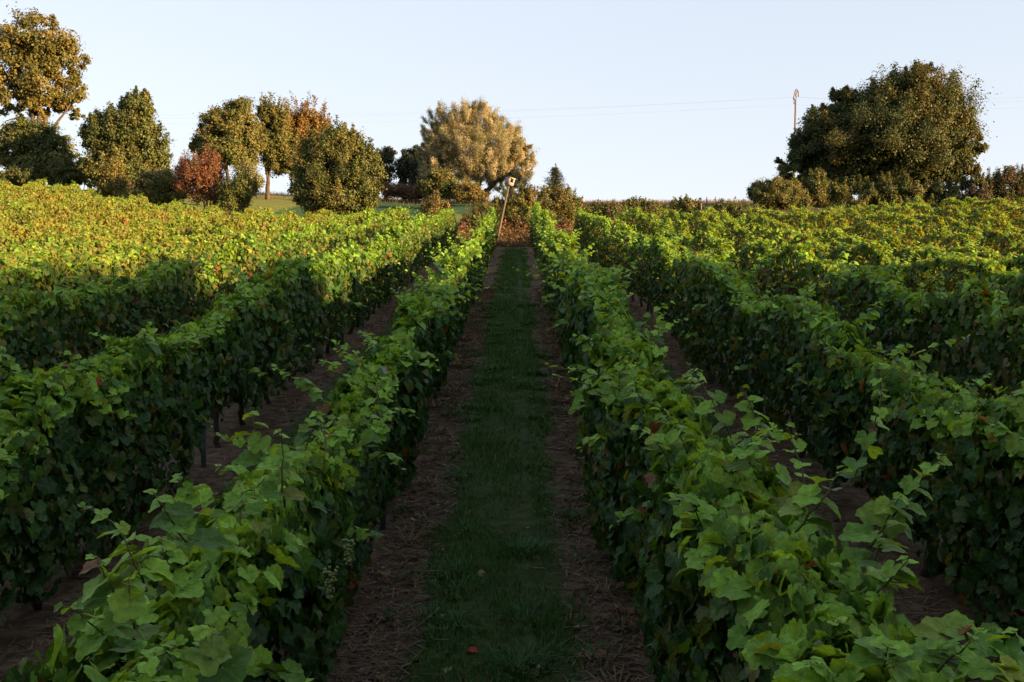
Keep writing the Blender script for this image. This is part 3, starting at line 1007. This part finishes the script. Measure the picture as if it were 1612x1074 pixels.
# trees on the field edge
tree("field_tree", "green twin trunked tree standing behind the red bush", "tree", 80,
     [(345, 205, 34, 30), (372, 195, 34, 38), (385, 225, 30, 40), (330, 228, 30, 24), (360, 240, 42, 24), (312, 232, 12, 12)], 22000, .24, GREEN + OLIVE,
     [(362, [(350, 210), (335, 215)]), (376, [(380, 200), (390, 220)])], r0=.2, clump=.27, clumps=100, bark=(.062, .045, .032))
tree("spiky_tree", "green tree with upright twigs between two field trees", "tree", 83,
     [(430, 210, 30, 40), (440, 240, 28, 34), (425, 185, 20, 18), (455, 262, 20, 16)], 14000, .24, GREEN + OLIVE,
     [(421, [(430, 200), (440, 215), (415, 215)])], r0=.17, clump=.27, clumps=80, spike=2.2, bark=(.062, .045, .032))
tree("amber_tree", "amber brown autumn tree rising behind the dark bushy tree", "tree", 85,
     [(480, 205, 34, 32), (462, 230, 30, 36), (500, 220, 24, 34), (485, 250, 35, 30)], 16000, .24, GOLD,
     [(470, [(470, 210), (490, 210)])], r0=.24, clump=.27, clumps=90, spike=2.2)
shrub("dusty_shrub", "dull green bush at the foot of the red bush", 56, [(370, 312, 24, 24), (388, 300, 20, 18), (362, 330, 20, 18)], 9000, .14, GREEN, [375], clump=.3, spike=1.8)
shrub("pale_shrub", "thin pale leaved bush under the twin trunked tree", 66, [(388, 275, 20, 18), (400, 285, 16, 12)], 2200, .15, [(.13, .14, .07), (.10, .11, .05)], [388], clump=.4)
tree("dark_tree", "broad dark green bushy tree standing at the end of the vines", "tree", 55,
     [(530, 245, 48, 38), (505, 262, 42, 46), (560, 270, 38, 48), (535, 300, 62, 36), (485, 290, 30, 40), (575, 305, 24, 30), (520, 322, 50, 18), (545, 218, 20, 14)], 42000, .17, GREEN + DEEP + OLIVE[:2],
     [(525, [(510, 250), (550, 250), (530, 230)])], r0=.2, clump=.24, clumps=170, spike=1.5)
for px, w_, h_, lab in ((607, 17, 30, "slim dark tree on the skyline beside the broad bushy tree"), (636, 12, 24, "thin see through dark tree on the skyline near the willow"), (655, 18, 34, "dark tree on the skyline touching the left of the willow")):
    tree("skyline_tree", lab, "tree", 95, [(px, 262, w_, h_ * .8), (px + 4, 245, w_ * .75, h_ * .45), (px - 3, 285, w_ * .5, 16)], 3600 if w_ > 14 else 2000, .24, BLUE,
         [(px, [(px, 255), (px + 6, 262)])], "slim dark trees on the skyline", r0=.18, clump=.36, clumps=46)
tree("willow_tree", "large silvery gold willow on the field edge in the middle", "tree", 88,
     [(798, 218, 28, 26), (735, 193, 50, 34), (700, 200, 36, 36), (685, 225, 26, 34), (825, 245, 20, 34), (752, 185, 30, 24), (765, 205, 40, 34), (790, 235, 45, 42), (740, 230, 62, 40), (700, 240, 40, 36), (818, 262, 28, 36), (760, 240, 70, 50), (680, 245, 26, 30), (770, 265, 50, 26), (690, 262, 34, 22), (800, 285, 34, 18), (720, 268, 30, 20)], 110000, .20, SILV + OLIVE[:1],
     [(752, [(705, 220), (735, 200), (770, 210), (800, 240)]), (742, [(690, 235), (720, 230)]), (758, [(815, 260), (790, 250)])], r0=.34, clump=.22, clumps=380, tpl=LONG_T, strand=.8, hollow=.5, bark=(.06, .048, .038))
shrub("olive_shrub", "gold green bush standing in front of the willow's left side", 78, [(690, 285, 28, 16), (715, 298, 34, 12), (675, 295, 18, 14)], 9000, .2, GREEN + OLIVE, [690, 712], clump=.3)
shrub("yellow_shrub", "low yellowing bush under the willow trunks", 76, [(738, 302, 18, 11), (752, 308, 16, 7), (728, 308, 18, 8)], 5000, .18, OLIVE + GOLD[:1], [738], clump=.35)
shrub("brown_thicket", "brown dry thicket along the far edge of the green field", 92, [(620, 300, 26, 9), (650, 304, 26, 8), (680, 306, 24, 7)], 6500, .2, [(.10, .055, .04), (.08, .05, .035), (.12, .075, .045)], [620, 650], clump=.35)
tree("sapling", "spindly young tree with tan leaves beside the second left row", "tree", 49.5,
     [(684, 318, 12, 14), (684, 340, 20, 24), (668, 325, 8, 8), (700, 322, 8, 8), (685, 303, 5, 8), (680, 362, 18, 18)], 3600, .11, OLIVE + [(.14, .09, .045)],
     [(684, [(684, 305), (672, 320), (699, 318)])], r0=.035, clump=.36, clumps=60)

def conifer():
    Z = 74
    b = P(874, 300, Z)
    base = np.array([b[0], b[1], float(G(b[0], b[1]))])
    top = P(875, 257, Z)
    root = empty("conifer", base)
    tag(root, "dark little conifer with pointed leader right of the willow", "tree")
    tr = Tri()
    s = np.linspace(0, 1, 10)[:, None]
    tr.tube(base + (top - base) * s, np.linspace(.10, .015, 10), (.05, .04, .032), 7)
    t = Tri()
    H = top[2] - base[2]
    for i in range(15):
        f = i / 15
        z = base[2] + H * (.18 + .74 * f)
        reach = (1.12 * (1 - f) ** .8 + .10)
        for a in U(0, 6.28) + np.arange(7) * .9:
            L = reach * U(.45, 1.3)
            d = np.array([math.cos(a), math.sin(a), .12])
            p0 = np.array([base[0], base[1], z])
            tr.tube(np.stack([p0, p0 + d * L * .5, p0 + d * L + [0, 0, .05]]), np.array([.022, .014, .005]), (.05, .04, .032), 4)
            n = int(26 + 44 * L)
            u = U(.15, 1.05, n)
            pos = p0 + d * (L * u)[:, None] + RNG.normal(0, 1, (n, 3)) * np.array([.10, .10, .05])
            c = np.array(DEEP + BLUE)[RNG.integers(0, 7, n)] * U(.7, 1.3, n)[:, None]
            t.leaves(LONG_T, pos, RNG.normal(0, .5, (n, 3)) + [0, 0, 1], d + RNG.normal(0, .6, (n, 3)), U(.10, .2, n), c)
    n = 60
    pos = top + np.stack([RNG.normal(0, .03, n), RNG.normal(0, .03, n), -U(0, .7, n)], 1)
    t.leaves(LONG_T, pos, RNG.normal(0, 1, (n, 3)), RNG.normal(0, .5, (n, 3)) + [0, 0, 1], U(.08, .16, n), np.tile(np.array([.03, .045, .03]), (n, 1)))
    tr.build("trunk", M_BARK, root, smooth=True)
    t.build("crown", M_TREE, root)


conifer()
# bushes on the bank behind the row ends
BANK = GREEN[:2] + OLIVE + [(.15, .14, .07)]
shrub("elder_bush", "olive green bush on the bank left of the leaning box post", 50.2, [(765, 338, 22, 20), (745, 350, 22, 16), (776, 325, 12, 12), (760, 360, 30, 16), (735, 362, 20, 12)], 7500, .11, BANK, [765], "bushes on the bank behind the vines", clump=.32, spike=1.4)
shrub("elder_bush", "leafy olive bush directly above the end of the grass path", 50.2, [(822, 335, 26, 26), (808, 318, 20, 18), (840, 318, 20, 18), (820, 355, 30, 18), (826, 303, 12, 10), (800, 345, 14, 22)], 13000, .11, BANK, [812, 835], "bushes on the bank behind the vines", clump=.3, spike=1.6)
shrub("elder_bush", "tall pale leaved bush between the first and second right rows", 50.6, [(872, 322, 24, 24), (888, 340, 26, 30), (862, 308, 14, 18), (902, 335, 16, 26), (880, 362, 30, 18), (890, 312, 12, 14)], 14000, .11, BANK + [(.15, .14, .08)], [872, 890], "bushes on the bank behind the vines", clump=.3, spike=1.8)
# right hand ridge
for px, py, w_, h_, Z, pal, lab in ((1005, 320, 26, 9, 55, DEEP + GREEN + [(.06, .05, .03)], "low dark bramble on the bank left of the twiggy bush"),
                                    (950, 326, 30, 8, 53, DEEP + GREEN[:2] + [(.08, .055, .035)], "low brown bramble behind the second right row"),
                                    (1078, 320, 20, 13, 57, GREEN + [(.09, .06, .035)], "twiggy upright bush on the ridge between the bramble and the hedge"),
                                    (1150, 326, 34, 7, 56, DEEP + GREEN, "low dark bramble on the ridge left of the round bush")):
    shrub("bramble", lab, Z, [(px, py + 5, w_, h_ * .75), (px - w_ * .6, py + 10, w_ * .8, h_ * .7), (px + w_ * .7, py + 9, w_ * .8, h_ * .7), (px, py + 15, w_ * 1.5, h_ * .8)], 7000, .14, pal, [px], "low bushes on the ridge", clump=.28, spike=1.3)
shrub("round_bush", "light green bush at the left foot of the utility pole", 64, [(1222, 300, 28, 20), (1205, 308, 24, 16), (1240, 302, 24, 20), (1228, 318, 34, 10)], 12000, .15, GREEN + OLIVE, [1222], clump=.28)
shrub("shade_bush", "small dark bush at the left end of the big tree", 68, [(1192, 302, 13, 16)], 2600, .17, DEEP, [1192], clump=.35)
tree("big_tree", "huge dark rounded tree on the right with golden right side", "tree", 72,
     [(1430, 165, 72, 55), (1470, 200, 66, 58), (1380, 195, 72, 55), (1330, 215, 70, 48), (1285, 240, 50, 40), (1420, 240, 110, 45), (1500, 235, 48, 45), (1350, 255, 90, 32), (1445, 130, 40, 26), (1530, 225, 24, 30), (1250, 262, 32, 26), (1320, 170, 36, 28), (1310, 272, 46, 22), (1500, 262, 44, 26), (1430, 200, 120, 70), (1375, 225, 120, 55), (1340, 285, 60, 16), (1430, 282, 80, 16), (1290, 285, 40, 16)], 170000, .22, [(.028, .044, .014), (.036, .052, .016), (.03, .044, .015), (.05, .06, .017), (.07, .064, .02)],
     [(1390, [(1340, 200), (1380, 180)]), (1418, [(1430, 170), (1470, 190)], 1.5), (1465, [(1480, 210), (1500, 230)]), (1300, [(1290, 230), (1320, 215)], 1)], r0=.22, clump=.2, clumps=360, spike=1.0)
shrub("hedge", "dark weedy hedge under the big dark tree", 66, [(x, 302 + U(-5, 5), 26, 16 + U(-4, 4)) for x in range(1262, 1520, 22)] + [(x, 325, 28, 16) for x in range(1262, 1520, 26)], 42000, .16, DEEP + GREEN, [1290, 1350, 1400, 1450, 1500], cat="hedge", clump=.33, spike=1.6)
shrub("purple_hedge", "brownish hedge on the ridge at the right edge", 65, [(1535, 295, 22, 16), (1560, 293, 24, 18), (1590, 290, 26, 20), (1620, 292, 26, 18), (1650, 295, 26, 18), (1540, 318, 26, 18), (1575, 318, 26, 18), (1610, 318, 26, 18), (1645, 318, 26, 18)], 24000, .15, DEEP + [(.075, .05, .035), (.06, .05, .03)], [1540, 1590, 1620], cat="hedge", clump=.33, spike=1.8)


def dry_bank():
    """Reddish dead weeds on the bank and pale dry stalks along the ridge."""
    t = Tri()
    n = 11000
    x = U(-4.5, 9, n); y = U(47.3, 49.6, n)
    hh = U(.05, .55, n) * (.6 + .4 * np.sin(x * 3) ** 2)
    pos = np.stack([x, y, G(x, y) + hh * U(0, 1, n)], 1)
    pal = np.array([(.17, .075, .05), (.13, .065, .042), (.20, .11, .07), (.10, .05, .035), (.09, .08, .03)])
    t.leaves(OVAL_T, pos, RNG.normal(0, .7, (n, 3)) + [0, -.5, .6], RNG.normal(0, .7, (n, 3)) + [0, 0, .5], U(.06, .14, n), pal[RNG.integers(0, 5, n)] * U(.7, 1.2, n)[:, None])
    o = t.build("dead_undergrowth", M_DRY)
    tag(o, "reddish brown dead weeds covering the bank at the row ends", "undergrowth", kind="stuff")
    s = Tri()
    n = 9000
    x = U(-40, 45, n); y = np.where(U(0, 1, n) < .5, U(84, 99, n), U(96, 100, n))
    hh = U(.2, .9, n) * np.where(x > 3, .4, .55)
    a = U(0, 6.28, n)
    b = np.stack([x, y, G(x, y)], 1)
    wv = np.stack([np.cos(a), np.sin(a) * .2, 0 * a], 1) * .02
    e = b + np.stack([RNG.normal(0, .12, n), RNG.normal(0, .12, n), hh], 1)
    v = np.stack([b - wv, b + wv, e], 1)
    c = np.array([.13, .085, .045]) * U(.5, 1.3, n)[:, None]
    s.add(v.reshape(-1, 3), np.arange(n * 3).reshape(-1, 3), np.repeat(c, 3, 0))
    o = s.build("dry_grass", M_DRY)
    tag(o, "tall dry grass along the far edge of the fields", "dry grass", kind="stuff")


dry_bank()


# ------------------------------------------------------------------ nest box, utility pole, wires, fence stakes
def nest_box():
    Z = 48.6
    a = P(783, 386, Z); b = P(801, 292, Z + .15)
    a[2] = float(G(a[0], a[1])) - .1
    root = empty("nest_box_post", a)
    tag(root, "leaning wooden post carrying a white nest box on top", "nest box")
    t = Tri()
    s = np.linspace(0, 1, 8)[:, None]
    t.tube(a + (b - a) * s, np.linspace(.065, .045, 8), (.09, .072, .055), 9)
    t.build("post", M_WOOD, root, smooth=True)
    ax = unit((b - a)[None])[0]                     # up axis of the box
    yaw = math.radians(40)
    f = np.array([math.sin(yaw), -math.cos(yaw), 0.0]); f = unit((f - ax * np.dot(f, ax))[None])[0]
    sdv = np.cross(ax, f) * -1
    R = np.stack([sdv, -f, ax], 1)
    c = b + ax * .18
    W, D, H, th = .29, .34, .32, .025
    wh = (.22, .205, .19)

    def bx(name, off, sx, sy, sz, col, par=root):
        q = Tri()
        q.box(c + R @ np.array(off), sx, sy, sz, col, R)
        return q.build(name, M_WOOD, par)
    bx("floor_board", (0, 0, -H / 2), W, D, th, wh)
    bx("roof_board", (0, -.02, H / 2 + th / 2), W + .05, D + .08, th, (.42, .40, .38))
    bx("side_board", (-W / 2, 0, 0), th, D, H - th - .004, (.36, .37, .40))  # left board tinted blue: cool shade put into its colour
    bx("side_board", (W / 2, 0, 0), th, D, H - th - .004, wh)
    bx("back_board", (0, D / 2 - th / 2, 0), W - th - .004, th, H - th - .004, (.10, .08, .06))
    q = Tri()
    q.box(c + R @ np.array((0, -D / 2 + th / 2, -.095)), W - th - .004, th, .11, wh, R)
    q.box(c + R @ np.array((-.10, -D / 2 + th / 2, .045)), .05, th, .165, wh, R)
    q.box(c + R @ np.array((.105, -D / 2 + th / 2, .045)), .04, th, .165, wh, R)
    q.build("front_board", M_WOOD, root)


nest_box()


def utility_pole():
    Z = 100
    top = P(1252.5, 158, Z); b = P(1249, 320, Z)
    b[2] = float(G(b[0], b[1])) - .3
    root = empty("utility_pole", b)
    tag(root, "tall slim utility pole with a looped iron bracket at its head", "utility pole")
    t = Tri()
    s = np.linspace(0, 1, 8)[:, None]
    t.tube(b + (top - b) * s, np.linspace(.13, .08, 8), (.13, .09, .065), 9)
    t.build("shaft", M_WOOD, root, smooth=True)
    k = Z / FPX
    br = Tri()

    def px(lst, dy):
        return np.array([top + np.array([u * k, d, v * k]) for (u, v), d in zip(lst, dy)])
    iron = (.10, .085, .07)
    br.tube(px([(-4.5, -2.5), (-5, 2), (-3, 8), (-1, 14), (1.5, 18), (4, 17.5), (6, 15), (7, 13.5)], np.linspace(-.5, .6, 8)), .05, iron, 6)
    br.tube(px([(-.3, -1), (-2.6, 4), (-2.6, 7), (-.5, 11), (1.2, 17)], np.linspace(0, .05, 5)), .045, iron, 6)
    br.tube(px([(-.3, -1), (1.2, 3), (2, 9), (4.2, 17.2)], np.linspace(0, .25, 4)), .05, iron, 6)
    br.build("bracket", M_WIRE, root, smooth=True)
    ends = []
    for (u, v, d) in ((-4.4, -3.5, -.5), (.5, 10.5, .05), (7.2, 12.5, .6)):
        c = top + np.array([u * k, d, v * k])
        q = Tri()
        z = np.array([0, -.06, -.10, -.16, -.20, -.27, -.30])
        r = np.array([.02, .07, .04, .08, .045, .07, .02])
        q.tube(np.stack([np.full(7, c[0]), np.full(7, c[1]), c[2] + z], 1), r, (.12, .10, .09), 8)
        q.build("insulator", M_WIRE, root, smooth=True)
        ends.append(c + np.array([0, 0, -.32]))
    for j, e in enumerate(ends):
        w_ = Tri()
        dz = e[2] - top[2]
        lft = P(-160, 186 + j * -7, 118); rgt = P(1760, 141 + (2 - j) * 9, 92)
        rgt[2] += 0
        for q in (lft, rgt):
            s = np.linspace(0, 1, 25)[:, None]
            pts = e + (q - e) * s
            pts[:, 2] -= 1.2 * 4 * (s * (1 - s))[:, 0] * (.55 if q is rgt else 1.0)
            w_.tube(pts, .003, (.10, .10, .10), 4)
        o = w_.build("power_line", M_WIRE)
        tag(o, ["lowest", "middle", "topmost"][j] + " overhead wire strung from the utility pole across the sky", "power line", "overhead wires")


utility_pole()

for px, py, hp, Z, lab in ((1103, 331, 10, 52, "short pale stake just behind the fourth right row"), (1112, 320, 9, 70, "left thin dark stake standing on the bare ridge"), (1126, 320, 8, 72, "right thin dark stake standing on the bare ridge")):
    q = P(px, py, Z)
    g = float(G(q[0], q[1]))
    topz = P(px, py - hp, Z)[2]
    t = Tri()
    hh = max(.7, topz - g)
    s = np.linspace(0, 1, 5)[:, None]
    pts = np.array([q[0], q[1], g - .1]) + s * np.array([.03, 0, hh + .1])
    col = (.15, .145, .14) if px == 1103 else (.10, .07, .05)
    t.tube(pts, np.linspace(.036, .03, 5), col, 8)
    t.tube(np.array([pts[-1], pts[-1] + [0, 0, .035]]), np.array([.03, .012]), col, 8)
    o = t.build("stake", M_WOOD)
    tag(o, lab, "stake", "stakes on the ridge")


# ------------------------------------------------------------------ unseen wood put behind the camera to shade near vines, widened to cut sky light
def wood():
    t = Tri()
    nz = Noise1(77); nz2 = Noise1(78)
    n = 125000
    x = U(-45, 85, n)
    y = -10 + 4.5 * sstep(2, 12, x) - 6 * U(0, 1, n) + 1.0 * nz2(x * .3)
    top = 10.3 - 2.9 * sstep(43, 58, x) + 1.4 * sstep(-2, -8, x) + 1.2 * nz(x * .28) + 1.0 * nz2(x * .8)
    g = G(x, y)
    z = g + (top - g) * U(0, 1, n) ** .7 + RNG.normal(0, .6, n)
    pos = np.stack([x, y, z], 1)
    pal = np.array(DEEP + GREEN)
    t.leaves(OVAL_T, pos, RNG.normal(0, 1, (n, 3)) + [0, 0, .4], RNG.normal(0, 1, (n, 3)), U(.35, .8, n), pal[RNG.integers(0, 8, n)])
    for xx in np.arange(-44, 84, 2.3):
        yy = -13 + 4.5 * float(sstep(2, 12, xx)) + U(-2, 2); gz = float(G(xx, yy))
        t.tube(np.array([[xx, yy, gz - .2], [xx + U(-.3, .3), yy, gz + 4], [xx + U(-.5, .5), yy, gz + 8.5]]), np.array([.28, .2, .05]), (.07, .055, .04), 7)
    o = t.build("shade_woods", M_TREE)
    tag(o, "unseen dark wood added behind the camera to shade the near vines", "shade_woods", kind="stuff")


wood()
